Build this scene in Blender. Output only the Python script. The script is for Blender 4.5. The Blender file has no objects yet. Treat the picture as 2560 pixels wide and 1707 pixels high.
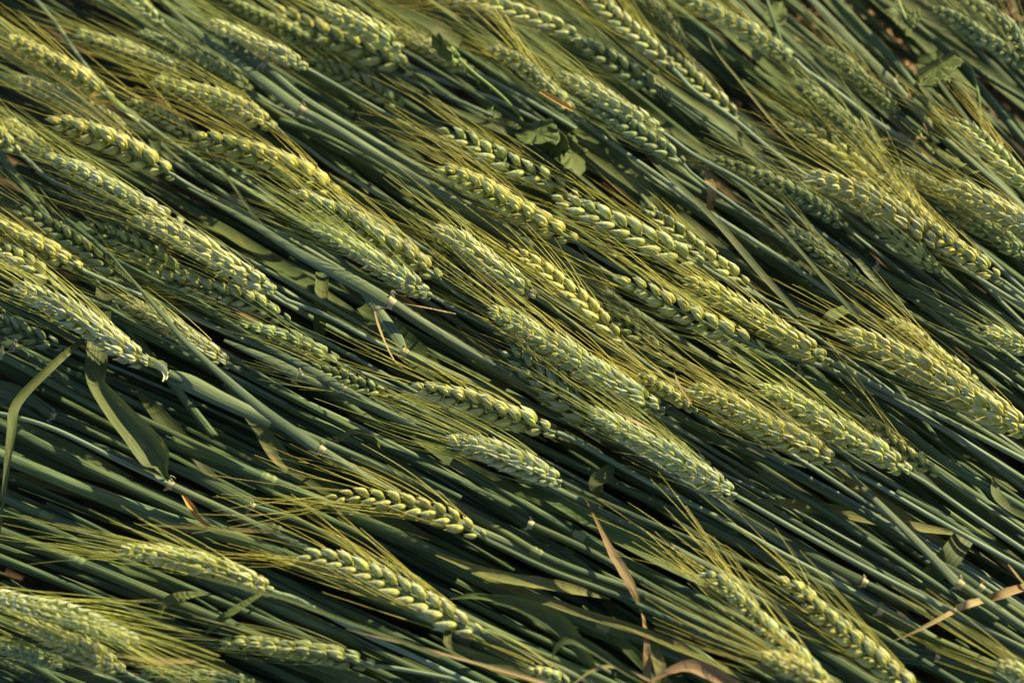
import bpy, math, random
import numpy as np
from mathutils import Matrix, Vector, noise

R = math.radians
SC = bpy.context.scene
COL = SC.collection
random.seed(7)

# ------------------------------------------------------------------ camera, sky, sun, exposure
W0, H0 = 2560.0, 1707.0
LENS, DIST, TILT, ZC = 85.0, 1.30, R(38), 0.06
cd = bpy.data.cameras.new('camera'); cam = bpy.data.objects.new('camera', cd); COL.objects.link(cam)
CP = np.array([0.0, -DIST * math.sin(TILT), ZC + DIST * math.cos(TILT)])
cam.location = CP; cam.rotation_euler = (TILT, 0, 0)
cd.lens = LENS; cd.sensor_width = 36; cd.clip_start = 0.05; cd.clip_end = 2000
SC.camera = cam
VR = np.array([1.0, 0, 0]); VU = np.array([0, math.cos(TILT), math.sin(TILT)]); VF = np.array([0, math.sin(TILT), -math.cos(TILT)])
cd.dof.use_dof = True; cd.dof.aperture_fstop = 6.3; cd.dof.focus_distance = 1.268

SUN_EL, SUN_AZ = R(34), R(50)           # azimuth measured from +x towards +y
sv = Vector((math.cos(SUN_EL) * math.cos(SUN_AZ), math.cos(SUN_EL) * math.sin(SUN_AZ), math.sin(SUN_EL)))
sd = bpy.data.lights.new('sun', 'SUN'); so = bpy.data.objects.new('sun', sd); COL.objects.link(so)
so.location = sv * 5; so.rotation_euler = sv.to_track_quat('Z', 'Y').to_euler()
sd.energy = 5.0; sd.angle = R(1.2); sd.color = (1.0, 0.865, 0.50)
wd = bpy.data.worlds.new('World'); SC.world = wd; wd.use_nodes = True
wn = wd.node_tree; sky = wn.nodes.new('ShaderNodeTexSky'); sky.sky_type = 'NISHITA'; sky.sun_disc = False
sky.sun_elevation = SUN_EL; sky.sun_rotation = R(90) - SUN_AZ
wn.links.new(sky.outputs[0], wn.nodes['Background'].inputs[0]); wn.nodes['Background'].inputs[1].default_value = 0.075
SC.view_settings.view_transform = 'Standard'; SC.view_settings.look = 'None'; SC.view_settings.exposure = 1.0
SC.view_settings.gamma = 1.0
SC.cycles.max_bounces = 6; SC.cycles.diffuse_bounces = 3; SC.cycles.transmission_bounces = 3; SC.cycles.use_denoising = True

# ------------------------------------------------------------------ picture point -> place in the field at a height z
def ray(x, y):
    k = 36.0 / LENS / W0
    return VF + VR * ((x - W0 / 2) * k) - VU * ((y - H0 / 2) * k)
def P(x, y, z):
    d = ray(x, y); t = (z - CP[2]) / d[2]
    return CP + d * t
def pxs(p):                                              # metres per photograph pixel at a place
    return float(np.dot(np.asarray(p) - CP, VF)) * 36.0 / LENS / W0
def field(x, y):                                         # lie of the crop
    return R(19 + 14 * min(max(x / W0, -.2), 1.2) + 12 * (1 - min(max(y / H0, -.2), 1.2)))
def LZ(l): return 0.030 + 0.016 * l

def cr(pts, n):                                          # Catmull-Rom through rows of pts, n samples by chord length
    p = np.asarray(pts, float)
    if len(p) == 2: p = np.array([p[0], (p[0] + p[1]) / 2, p[1]])
    d = np.r_[0, np.cumsum(np.linalg.norm(np.diff(p[:, :2], axis=0), axis=1) + 1e-9)]
    q = np.vstack([2 * p[0] - p[1], p, 2 * p[-1] - p[-2]])
    out = []
    for s in np.linspace(0, d[-1], n):
        i = min(max(np.searchsorted(d, s, 'right') - 1, 0), len(p) - 2)
        t = (s - d[i]) / (d[i + 1] - d[i])
        a, b, c, e = q[i], q[i + 1], q[i + 2], q[i + 3]
        out.append(.5 * (2 * b + (c - a) * t + (2 * a - 5 * b + 4 * c - e) * t * t + (3 * b - a - 3 * c + e) * t ** 3))
    return np.array(out)
def unit(v): return v / (np.linalg.norm(v, axis=-1, keepdims=True) + 1e-12)

# ------------------------------------------------------------------ materials
def nodes(name):
    m = bpy.data.materials.new(name); m.use_nodes = True
    nt = m.node_tree; b = nt.nodes['Principled BSDF']
    return m, nt, b
def N(nt, t, **k):
    n = nt.nodes.new(t)
    for a, v in k.items(): setattr(n, a, v)
    return n
def mixc(nt, f, a, b, mode='MIX'):
    n = N(nt, 'ShaderNodeMix', data_type='RGBA', blend_type=mode)
    for s, v in ((0, f), (6, a), (7, b)):
        if hasattr(v, 'is_output') or isinstance(v, bpy.types.NodeSocket): nt.links.new(v, n.inputs[s])
        elif s == 0: n.inputs[0].default_value = v
        else: n.inputs[s].default_value = (*v, 1)
    return n.outputs[2]
def ramp(nt, src, lo, hi, a=0.0, b=1.0):
    n = N(nt, 'ShaderNodeMapRange'); n.inputs[1].default_value = lo; n.inputs[2].default_value = hi
    n.inputs[3].default_value = a; n.inputs[4].default_value = b; nt.links.new(src, n.inputs[0]); return n.outputs[0]
def noise_uv(nt, sx, sy, scale=1.0, detail=2.0, shift=True):
    tc = N(nt, 'ShaderNodeTexCoord'); mp = N(nt, 'ShaderNodeMapping'); mp.inputs[3].default_value = (sx, sy, 1)
    nt.links.new(tc.outputs['UV'], mp.inputs[0])
    ns = N(nt, 'ShaderNodeTexNoise'); ns.inputs['Scale'].default_value = scale; ns.inputs['Detail'].default_value = detail
    if shift:
        oi = N(nt, 'ShaderNodeObjectInfo'); ml = N(nt, 'ShaderNodeMath', operation='MULTIPLY'); ml.inputs[1].default_value = 53.0
        nt.links.new(oi.outputs['Random'], ml.inputs[0])
        cb = N(nt, 'ShaderNodeCombineXYZ')
        for i in range(3): nt.links.new(ml.outputs[0], cb.inputs[i])
        nt.links.new(cb.outputs[0], mp.inputs[1])
    nt.links.new(mp.outputs[0], ns.inputs['Vector'])
    return ns.outputs[0]
def translucent(nt, b, colour, k):
    t = N(nt, 'ShaderNodeBsdfTranslucent'); mx = N(nt, 'ShaderNodeMixShader'); mx.inputs[0].default_value = k
    nt.links.new(colour, t.inputs[0]); nt.links.new(b.outputs[0], mx.inputs[1]); nt.links.new(t.outputs[0], mx.inputs[2])
    nt.links.new(mx.outputs[0], nt.nodes['Material Output'].inputs[0])
def bump(nt, b, src, strength, dist=0.0004):
    n = N(nt, 'ShaderNodeBump'); n.inputs['Strength'].default_value = strength; n.inputs['Distance'].default_value = dist
    nt.links.new(src, n.inputs['Height']); nt.links.new(n.outputs[0], b.inputs['Normal'])

def plant_mat(name, base, pale, patch, rust=None, rust_lo=.62, veins=26, rough=.55, trans=0.0, spec=.3, vary=.5):
    m, nt, b = nodes(name)
    oi = N(nt, 'ShaderNodeObjectInfo')
    st = noise_uv(nt, veins, .9, 1.0, 2.0)
    c = mixc(nt, ramp(nt, st, .36, .66), base, pale)
    big = noise_uv(nt, 1.3, .7, 1.0, 3.0)
    c = mixc(nt, ramp(nt, big, .46, .72, 0, .6), c, patch)
    if rust:
        rs = noise_uv(nt, 6, 2.6, 1.0, 6.0)
        c = mixc(nt, ramp(nt, rs, rust_lo, rust_lo + .1, 0, .85), c, rust)
    fine = noise_uv(nt, 30, 25, 1.0, 2.0)
    c = mixc(nt, ramp(nt, fine, .62, .75, 0, .18), c, (min(pale[0] * 1.5, 1), min(pale[1] * 1.4, 1), min(pale[2] * 1.35, 1)))
    v = ramp(nt, oi.outputs['Random'], 0, 1, 1 - vary * .55, 1 + vary * .55)
    hs = N(nt, 'ShaderNodeHueSaturation'); nt.links.new(v, hs.inputs['Value']); nt.links.new(c, hs.inputs['Color'])
    r2 = N(nt, 'ShaderNodeMath', operation='FRACT'); m7 = N(nt, 'ShaderNodeMath', operation='MULTIPLY'); m7.inputs[1].default_value = 7.31
    nt.links.new(oi.outputs['Random'], m7.inputs[0]); nt.links.new(m7.outputs[0], r2.inputs[0])
    nt.links.new(ramp(nt, r2.outputs[0], 0, 1, .484, .507), hs.inputs['Hue'])
    c = hs.outputs[0]
    nt.links.new(c, b.inputs['Base Color']); b.inputs['Roughness'].default_value = rough; b.inputs['Specular IOR Level'].default_value = spec
    bump(nt, b, st, .85)
    if trans: translucent(nt, b, c, trans)
    return m

M = {}
M['stem'] = plant_mat('stem_green', (.022, .053, .026), (.112, .163, .074), (.105, .130, .030), (.24, .19, .05), .70, 22, rough=.62, spec=.2)
M['sheath'] = plant_mat('sheath_ribbed', (.052, .084, .044), (.178, .222, .122), (.12, .155, .05), (.30, .22, .09), .70, 24, vary=.3, rough=.62, spec=.2)
M['leaf_olive'] = plant_mat('leaf_olive', (.046, .074, .018), (.110, .142, .040), (.11, .125, .025), (.34, .20, .04), .63, 30, trans=.16, vary=.3)
M['joint'] = plant_mat('joint_dim', (.06, .10, .035), (.14, .18, .08), (.05, .08, .02), None, .6, 6, vary=.3)
M['stem_pale'] = plant_mat('stem_bloom', (.115, .168, .108), (.235, .295, .19), (.15, .20, .075), None, .7, 14, vary=.3, rough=.62, spec=.2)
M['leaf'] = plant_mat('leaf_green', (.042, .078, .020), (.10, .145, .042), (.11, .14, .026), (.32, .19, .04), .60, 30, trans=.16)
M['leaf_yellow'] = plant_mat('leaf_turning', (.10, .13, .032), (.20, .205, .06), (.17, .15, .03), (.38, .21, .045), .57, 30, trans=.16)
M['leaf_dry'] = plant_mat('leaf_dry', (.22, .14, .055), (.40, .275, .125), (.16, .09, .03), (.10, .05, .025), .62, 26, trans=.10, vary=.25)
M['leaf_tan'] = plant_mat('leaf_tan', (.32, .24, .10), (.48, .37, .18), (.24, .22, .07), (.33, .16, .05), .6, 26, trans=.12, vary=.2)
M['orange'] = plant_mat('leaf_orange', (.46, .27, .05), (.60, .40, .11), (.38, .22, .05), None, .6, 14, vary=.1)
M['collar'] = plant_mat('collar_cream', (.33, .30, .14), (.54, .47, .27), (.24, .26, .10), (.26, .15, .05), .66, 8, trans=.12, vary=.3)
M['node'] = plant_mat('node_green', (.13, .18, .06), (.25, .29, .13), (.08, .13, .03), None, .6, 6, vary=.2)
M['weed'] = plant_mat('weed_green', (.085, .125, .032), (.125, .165, .052), (.11, .145, .03), None, .6, 5, rough=.5, trans=.2, vary=.2)
M['vine'] = plant_mat('vine_green', (.16, .235, .05), (.23, .30, .085), (.14, .20, .04), None, .6, 5, vary=.2)
M['straw'] = plant_mat('straw_brown', (.15, .09, .04), (.34, .22, .10), (.10, .055, .025), None, .6, 10, vary=.3)

def husk_mat(name, base, mid, tip):
    m, nt, b = nodes(name)
    tc = N(nt, 'ShaderNodeTexCoord'); sp = N(nt, 'ShaderNodeSeparateXYZ'); nt.links.new(tc.outputs['UV'], sp.inputs[0])
    v = sp.outputs[1]
    grey = (tip[0] * .62, tip[1] * .70, tip[2] * .80)
    c = mixc(nt, ramp(nt, v, .02, .22), base, mid)
    c = mixc(nt, ramp(nt, v, .38, .62), c, grey)
    c = mixc(nt, ramp(nt, v, .66, .95), c, tip)
    st = noise_uv(nt, 17, .7, 1.0, 1.5)
    c = mixc(nt, ramp(nt, st, .48, .64, 0, .75), c, tip)
    c = mixc(nt, ramp(nt, st, .47, .34, 0, .70), c, (base[0] * .34, base[1] * .46, base[2] * .55))
    blot = noise_uv(nt, 3, 2, 1.0, 3)
    c = mixc(nt, ramp(nt, blot, .50, .70, 0, .6), c, (base[0] * .75, base[1] * .80, base[2] * .7))
    oi = N(nt, 'ShaderNodeObjectInfo'); hs = N(nt, 'ShaderNodeHueSaturation')
    nt.links.new(ramp(nt, oi.outputs['Random'], 0, 1, .86, 1.14), hs.inputs['Value']); nt.links.new(c, hs.inputs['Color'])
    r2 = N(nt, 'ShaderNodeMath', operation='FRACT'); m7 = N(nt, 'ShaderNodeMath', operation='MULTIPLY'); m7.inputs[1].default_value = 9.7
    nt.links.new(oi.outputs['Random'], m7.inputs[0]); nt.links.new(m7.outputs[0], r2.inputs[0])
    nt.links.new(ramp(nt, r2.outputs[0], 0, 1, .482, .514), hs.inputs['Hue'])
    tinted = mixc(nt, 1.0, hs.outputs[0], oi.outputs['Color'], 'MULTIPLY')
    nt.links.new(tinted, b.inputs['Base Color']); b.inputs['Roughness'].default_value = .52; b.inputs['Specular IOR Level'].default_value = .3
    bump(nt, b, st, .5, .0005)
    translucent(nt, b, tinted, .26)
    return m
HUSK = {'y': husk_mat('husk_yellow', (.46, .475, .045), (.575, .58, .13), (.78, .76, .38)),
        'g': husk_mat('husk_green', (.26, .33, .045), (.36, .43, .115), (.54, .58, .29)),
        'p': husk_mat('husk_pale', (.42, .465, .06), (.54, .575, .165), (.78, .77, .46))}
AWN = {'y': plant_mat('awn_gold', (.40, .38, .035), (.64, .60, .15), (.40, .33, .04), None, .6, 2, vary=.3),
       'g': plant_mat('awn_green', (.19, .23, .05), (.34, .36, .11), (.26, .25, .06), None, .6, 2, vary=.3),
       'p': plant_mat('awn_pale', (.32, .36, .045), (.53, .56, .15), (.33, .32, .045), None, .6, 2, vary=.3)}

# ------------------------------------------------------------------ mesh collecting
class MB:
    def __init__(s): s.v, s.f, s.uv, s.n = [], [], [], 0
    def grid(s, g, uv, closed=False):                    # g: rows x cols x 3
        r, c = g.shape[:2]; o = s.n
        s.v.append(g.reshape(-1, 3)); s.uv.append(uv.reshape(-1, 2)); s.n += r * c
        i = np.arange(r - 1)[:, None] * c; j = np.arange(c - 1)[None, :]
        a = (i + j).ravel() + o
        s.f.append(np.stack([a, a + 1, a + c + 1, a + c], 1))
    def tube(s, p, rad, seg=8, flat=1.0, up=(0, 0, 1), u0=0.0, cap=True):
        p = np.asarray(p, float); rad = np.broadcast_to(np.asarray(rad, float), (len(p),))
        t = unit(np.gradient(p, axis=0)); b = unit(np.cross(t, np.broadcast_to(np.asarray(up, float), t.shape))); n = np.cross(b, t)
        if cap:
            p = np.vstack([p[:1], p, p[-1:]]); rad = np.r_[rad[0] * .02, rad, rad[-1] * .02]; b = np.vstack([b[:1], b, b[-1:]]); n = np.vstack([n[:1], n, n[-1:]])
        a = np.linspace(0, 2 * math.pi, seg + 1)
        g = p[:, None] + rad[:, None, None] * (np.cos(a)[None, :, None] * b[:, None] + flat * np.sin(a)[None, :, None] * n[:, None])
        L = np.r_[0, np.cumsum(np.linalg.norm(np.diff(p, axis=0), axis=1))] / .03
        uv = np.stack(np.meshgrid(a / (2 * math.pi) + u0, L + u0), -1)
        s.grid(g, uv)
    def build(s, name, mat, parent=None, origin=None, smooth=True, link=True):
        me = bpy.data.meshes.new(name)
        v = np.vstack(s.v); f = np.vstack(s.f); uv = np.vstack(s.uv)
        if origin is not None: v = v - np.asarray(origin)
        me.vertices.add(len(v)); me.vertices.foreach_set('co', v.astype(np.float32).ravel())
        me.loops.add(f.size); me.loops.foreach_set('vertex_index', f.astype(np.int32).ravel())
        me.polygons.add(len(f)); me.polygons.foreach_set('loop_start', np.arange(0, f.size, 4, dtype=np.int32))
        me.polygons.foreach_set('loop_total', np.full(len(f), 4, np.int32))
        me.update(calc_edges=True)
        ul = me.uv_layers.new(name='UVMap'); ul.data.foreach_set('uv', uv[f.ravel()].astype(np.float32).ravel())
        me.polygons.foreach_set('use_smooth', np.full(len(f), smooth)); me.materials.append(mat)
        if not link: return me
        o = bpy.data.objects.new(name, me); COL.objects.link(o)
        if parent: o.parent = parent
        return o

def tag(o, label=None, cat=None, group=None, kind=None):
    for k, v in (('label', label), ('category', cat), ('group', group), ('kind', kind)):
        if v: o[k] = v
    return o
def root(name, loc, label, cat, group):
    e = bpy.data.objects.new(name, None); COL.objects.link(e); e.location = loc; e.empty_display_size = .01
    return tag(e, label, cat, group)

def leaf_mb(mb, pxp, widths, z, twist=0, gutter=.16, rng=random, wav=.05, n=None, cols=7, tears=0.0):
    """A leaf blade along picture points; z one height or one per point; widths in px; twist in degrees."""
    k = len(pxp); z = np.broadcast_to(np.asarray(z, float), (k,)); w = np.interp(np.linspace(0, 1, k), np.linspace(0, 1, len(widths)), widths)
    tw = np.interp(np.linspace(0, 1, k), np.linspace(0, 1, len(np.atleast_1d(twist))), np.atleast_1d(twist))
    rows = np.c_[np.asarray(pxp, float), z, w, tw]
    n = n or max(14, int(np.linalg.norm(np.diff(rows[:, :2], axis=0), axis=1).sum() / 16))
    q = cr(rows, n)
    p = np.array([P(x, y, zz) for x, y, zz in q[:, :3]]); s = np.array([pxs(a) for a in p])
    hw = np.maximum(q[:, 3], .6) * s * .5
    t = unit(np.gradient(p, axis=0)); up = unit(np.array([0, -.35, 1.0]))[None]
    b = unit(np.cross(t, np.broadcast_to(up, t.shape))); nn = np.cross(b, t)
    a = np.radians(q[:, 4])[:, None]; b2 = b * np.cos(a) + nn * np.sin(a); n2 = -b * np.sin(a) + nn * np.cos(a)
    c = np.linspace(-1, 1, cols)
    ph = rng.uniform(0, 9); ar = np.linspace(0, n * .35, n)
    wl = wav * np.sin(ar[:, None] * .9 + ph + c[None] * 1.3) * np.abs(c)[None] ** 2
    off = gutter * (c ** 2 - .5)[None] + wl
    edge = np.ones((n, cols))
    if tears: 
        e = 1 - tears * np.array([[rng.random() for _ in range(2)] for _ in range(n)]); edge[:, 0] = e[:, 0]; edge[:, -1] = e[:, 1]
    g = p[:, None] + hw[:, None, None] * ((c[None] * edge)[..., None] * b2[:, None] + off[..., None] * n2[:, None])
    L = np.r_[0, np.cumsum(np.linalg.norm(np.diff(p, axis=0), axis=1))] / .03
    mb.grid(g, np.stack(np.meshgrid((c + 1) / 2, L), -1))
    return p

# ------------------------------------------------------------------ spikelets (unit ear width)
PU = [0, .06, .15, .30, .45, .60, .74, .88, 1.0]; PR = [.32, .60, .84, 1.0, .98, .84, .58, .26, .025]
def husk(mb, base, d, x, ln, rx, ry, bow, rng, beak=0.0, segs=10, rings=11):
    d = np.asarray(d, float) / np.linalg.norm(d); x = np.asarray(x, float); x = x - d * np.dot(x, d); x /= np.linalg.norm(x); y = np.cross(d, x)
    u = np.linspace(0, 1, rings); pr = np.interp(u, PU, PR)
    a = np.linspace(0, 2 * math.pi, segs + 1)
    keel = 1 + .13 * np.maximum(np.cos(a), 0) ** 6
    zz = u * ln + np.maximum(u - .85, 0) * beak
    ctr = np.asarray(base)[None] + zz[:, None] * d[None] + (bow * np.sin(math.pi * u) - bow * .7 * u * u)[:, None] * x[None]
    g = ctr[:, None] + pr[:, None, None] * ((rx * keel * np.cos(a))[None, :, None] * x + (ry * np.sin(a))[None, :, None] * y)
    uv = np.stack(np.meshgrid(a / (2 * math.pi) + rng.uniform(0, 5), u), -1)
    mb.grid(g, uv)
def spikelet(kind, tint, seed):
    rng = random.Random(seed * 31 + (5 if kind == 'plump' else 9)); mb = MB(); j = lambda s: rng.uniform(-s, s)
    if kind == 'plump':
        for sy in (-1, 1):
            husk(mb, (.02, sy * .07, 0), (.04 + j(.04), sy * .15 + j(.05), 1), (1, sy * .35, 0), .72 + j(.05), .155, .160, .055, rng, .35)
            husk(mb, (.035, sy * .13, -.02), (.0, sy * .17 + j(.05), 1), (.75, sy * .75, 0), .50 + j(.04), .130, .110, .045, rng, .5)
        husk(mb, (.04, j(.03), .10), (.17 + j(.08), j(.12), 1), (1, 0, 0), .62 + j(.04), .115, .125, .03, rng, .5)
    else:
        for y, ln, h in ((-.17, .60, 0), (.17, .60, 0), (-.03, .66, .08), (.05, .54, .17)):
            husk(mb, (.02 + h * .3, y * .75, h), (.06 + h * .5 + j(.08), y * 1.8 + j(.10), 1), (1, y * 1.8, 0), ln + j(.06), .118, .132, .04, rng, .7)
        for sy in (-1, 1):
            husk(mb, (.02, sy * .15, -.04), (.02, sy * .42 + j(.08), 1), (.6, sy, 0), .50 + j(.05), .11, .095, .035, rng, .9)
    return mb.build('spikelet', HUSK[tint], link=False)
SPK = {(k, t): [spikelet(k, t, i) for i in range(5)] for k in ('plump', 'slim') for t in 'ygp'}
TIPS = {'plump': ((.08, .18, .80), (.08, -.18, .80), (.14, 0, .76)), 'slim': ((.1, .33, .64), (.1, -.33, .64), (.15, -.08, .78), (.2, .12, .76))}

def make_ear(plant, base, pts, w, kind, roll, z, tint, rng, awns=1.0, awn_len=1.0):
    """ear > rachis mesh itself, spikelets, beard. pts run tip -> base in the picture."""
    k = len(pts); zz = np.linspace(z + .004, z, k) + np.sin(np.linspace(0, math.pi, k)) * .003
    rows = np.c_[np.asarray(pts, float), zz][::-1]
    q = cr(rows, 60); p = np.array([P(*a) for a in q]); s = np.array([pxs(a) for a in p])
    L = np.r_[0, np.cumsum(np.linalg.norm(np.diff(p, axis=0), axis=1))]; Wd = w * s.mean()
    at = lambda arr, d: np.array([np.interp(d, L, arr[:, i]) for i in range(3)])
    t = unit(np.gradient(p, axis=0)); view = unit(CP[None] - p); nn = unit(view - t * (view * t).sum(1, keepdims=True)); b = np.cross(t, nn)
    mb = MB(); mb.tube(p, np.linspace(.065, .03, len(p)) * Wd, 7)
    ear = mb.build('ear', M['stem_pale'], plant, base)
    step = (.242 if kind == 'plump' else .198) * Wd * rng.uniform(.94, 1.08)
    n = max(4, int((L[-1] - .30 * Wd) / step)); beard = MB(); meshes = SPK[(kind, tint)]
    rp = rng.random(); tone = (.95 + .10 * rp, .97 + .06 * rng.random(), 1.18 - .36 * rp, 1); slim_by = rng.uniform(.80, .93)
    side = rng.choice((-1, 1)); wob = rng.uniform(-6, 6)
    for i in range(n + 1):
        f = i / n; d = f * (L[-1] - .30 * Wd); o = at(p, d); T = unit(at(t, d)); Nn = at(nn, d); Nn = unit(Nn - T * np.dot(T, Nn)); B = np.cross(T, Nn)
        a = R(roll + wob * math.sin(i * .4) + rng.uniform(-7, 7)); X = B * math.cos(a) + Nn * math.sin(a)
        side = -side; X = X * side
        ang = R((25 if kind == 'plump' else 26) + rng.uniform(-4, 5)) * (1 - .45 * f ** 3); sc = Wd * slim_by * (1.0 if i > 2 else (.50, .68, .86)[i]) * (1 - .34 * (max(0, f - .5) / .5) ** 1.5) * rng.uniform(.93, 1.07)
        if i == n: ang = R(3)
        Z = T * math.cos(ang) + X * math.sin(ang); X2 = unit(X - Z * np.dot(X, Z)); Y2 = np.cross(Z, X2)
        org = o + X * Wd * .055 * (0 if i == n else 1)
        rot = rng.uniform(-.15, .15); X3 = X2 * math.cos(rot) + Y2 * math.sin(rot); Y3 = np.cross(Z, X3)
        sp = bpy.data.objects.new('spikelet', rng.choice(meshes)); COL.objects.link(sp); sp.parent = ear
        mt = np.eye(4); mt[:3, 0] = X3 * sc; mt[:3, 1] = Y3 * sc; mt[:3, 2] = Z * sc * rng.uniform(.95, 1.06); mt[:3, 3] = org - base
        sp.matrix_basis = Matrix(mt.tolist()); sp.color = tone
        if i < 2: continue
        tips = TIPS[kind]
        for tp in rng.sample(tips, 3):
            if rng.random() > awns: continue
            st = org + (X3 * tp[0] + Y3 * tp[1] + Z * (tp[2] + .02)) * sc
            ln = .064 * awn_len * (rng.uniform(.7, 1.2) if rng.random() < .86 else rng.uniform(.25, .6)) * (1 - .25 * (1 - f))
            d0 = unit(Z * .8 + T * .7 + Y3 * tp[1] * .4 + np.array([rng.gauss(0, .06) for _ in range(3)]))
            d1 = unit(T * 1.0 + X * rng.gauss(.09, .08) + Nn * rng.gauss(-.02, .06) + B * rng.gauss(0, .06))
            m = 9; uu = np.linspace(0, 1, m); dirs = unit(d0[None] * (1 - uu)[:, None] ** 1.6 + d1[None] * (1 - (1 - uu) ** 1.6)[:, None])
            pa = st + np.vstack([np.zeros(3), np.cumsum((dirs[1:] + dirs[:-1]) / 2 * ln / (m - 1), axis=0)])
            pa[:, 2] = np.maximum(pa[:, 2], z - .016)
            beard.tube(pa, np.linspace(.00025, .00010, m) * rng.uniform(.8, 1.1), 4, u0=rng.uniform(0, 4), cap=False)
    if beard.n: beard.build('beard', AWN[tint], ear, base)
    return p[0], t[0], Wd

def stem_path(pts, z0, z1, ext, rng, zend=.016):
    """px stem points -> world rows; carried on along the lie of the crop and sinking for ext px."""
    pts = [tuple(map(float, a)) for a in pts]; k = len(pts)
    zz = list(np.linspace(z0, z1, k))
    x, y = pts[-1]; a = math.atan2(pts[-1][1] - pts[-2][1], pts[-1][0] - pts[-2][0])
    m = int(ext / 90)
    for i in range(m):
        a = a * .8 + field(x, y) * .2 + rng.uniform(-.015, .015); x += 90 * math.cos(a); y += 90 * math.sin(a)
        pts.append((x, y)); zz.append(z1 + (zend - z1) * ((i + 1) / m) ** 1.2)
    return np.c_[np.array(pts), np.array(zz)]
def stem_mb(mb, rows, w0, w1, seg=14, swell=None):
    n = max(10, int(np.linalg.norm(np.diff(rows[:, :2], axis=0), axis=1).sum() / 13)); q = cr(rows, n)
    p = np.array([P(*a) for a in q]); s = np.array([pxs(a) for a in p])
    w = w0 + (w1 - w0) * np.minimum(np.linspace(0, 1.6, n), 1)
    mb.tube(p, w * s * .5, seg, flat=.88)
    return p, w * s * .5

def collar(parent, base, c, d, r, rng):
    """cream ligule cuff with curled auricles round a stem at world point c, stem direction d."""
    d = unit(d); up = np.array([0, -.5, .86]); b = unit(np.cross(d, up)); n = np.cross(b, d); mb = MB()
    a = np.linspace(0, 2 * math.pi, 15); rows = []
    for k, (o, rr) in enumerate(((-.55, 1.32), (-.2, 1.18), (.2, 1.10), (.9, 1.03))):
        wob = 1 + (.16 * np.sin(a * 3 + rng.uniform(0, 6)) if k == 0 else 0)
        rows.append(c + d * r * o + r * rr * wob[:, None] if False else c[None] + (d * r * o)[None] + (r * rr * wob)[:, None] * (np.cos(a)[:, None] * b + np.sin(a)[:, None] * n) if k == 0 else c[None] + (d * r * o)[None] + r * rr * (np.cos(a)[:, None] * b + np.sin(a)[:, None] * n))
    g = np.array(rows); mb.grid(g, np.stack(np.meshgrid(a / 6.28, np.linspace(0, .3, 4)), -1))
    o = mb.build('collar', M['collar'], parent, base)
    for sgn in (-1, 1):
        m2 = MB(); t = np.linspace(0, 1, 7); k = rng.uniform(.8, 1.4)
        pa = c[None] + b * sgn * r * (1.0 + .9 * k * np.sin(t * 2.2))[:, None] + n * r * (.2 + 1.0 * k * t - .8 * t * t)[:, None] + (-d) * r * (.9 * np.sin(t * 3.0 * k))[:, None]
        m2.tube(pa, np.linspace(.34, .08, 7) * r, 6); m2.build('auricle', M['collar'], o, base)
def knuckle(parent, base, c, d, r, mat='node'):
    d = unit(d); mb = MB(); t = np.linspace(-1, 1, 11)
    mb.tube(c[None] + d[None] * (t * r * 1.5)[:, None], r * (1.03 + .20 * np.exp(-((np.abs(t) - .45) / .22) ** 2) + .02 * np.cos(t * 3)), 12, flat=.92, cap=False)
    mb.build('node_joint', M[mat], parent, base)
def nearest(p, xy, z):
    q = P(xy[0], xy[1], z); i = int(np.argmin(((p - q) ** 2).sum(1))); i = min(max(i, 1), len(p) - 2); return p[i], p[i + 1] - p[i - 1], i

# ------------------------------------------------------------------ ground
def sheet(name, size, z, mat):
    mb = MB(); g = np.array([[[-size, -size, z], [size, -size, z]], [[-size, size, z], [size, size, z]]], float)
    mb.grid(g, np.array([[[0, 0], [1, 0]], [[0, 1], [1, 1]]], float)); return mb.build(name, mat, smooth=False)
m, nt, b = nodes('soil')
tc = N(nt, 'ShaderNodeTexCoord'); ns = N(nt, 'ShaderNodeTexNoise'); ns.inputs['Scale'].default_value = 60; ns.inputs['Detail'].default_value = 6
nt.links.new(tc.outputs['Object'], ns.inputs['Vector'])
nt.links.new(mixc(nt, ramp(nt, ns.outputs[0], .35, .65), (.035, .022, .013), (.14, .085, .045)), b.inputs['Base Color']); b.inputs['Roughness'].default_value = .95
bump(nt, b, ns.outputs[0], .9, .006)
tag(sheet('ground', 300, -.05, m), kind='structure')

# ------------------------------------------------------------------ the wheat plants whose ears show
# (tip -> base points, width px, kind, roll, layer, tint, stem points, stem px, label, extra)
EARS = []
def E(pts, w, kind, roll, l, tint, stem, sw, label, **k): EARS.append((pts, w, kind, roll, l, tint, stem, sw, label, k))
PL, SL = 'plump', 'slim'
# top left
E([(23,92),(100,140),(165,175),(230,215),(278,250)], 74, PL, 40, 3, 'y', [(352,302),(459,378),(560,440)], 14, 'yellow ear with a withered twisted neck in the top left corner', wither=[(270,235),(300,262),(330,285),(352,302)])
E([(126,302),(200,325),(291,362),(370,405),(438,441)], 84, PL, 25, 3, 'y', [(455,452),(500,478),(545,500),(640,552)], 11, 'plump two-rowed ear left of the pale bent straw, below the withered neck')
E([(45,200),(120,228),(200,268),(268,306),(335,348)], 66, SL, 70, 2, 'p', None, 12, 'blurred pale ear squeezed against the upper side of the plump ear at far left')
E([(120,390),(200,428),(270,465),(350,510),(420,545),(455,562)], 76, PL, 50, 3, 'p', [(478,575),(530,600),(620,650)], 11, 'ear with grains facing upward on the left, just above the dense pale ear')
E([(15,300),(60,338),(110,378),(150,402)], 58, SL, 60, 2, 'p', None, 11, 'blurred ear at the left edge whose base meets another ear tip')
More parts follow.
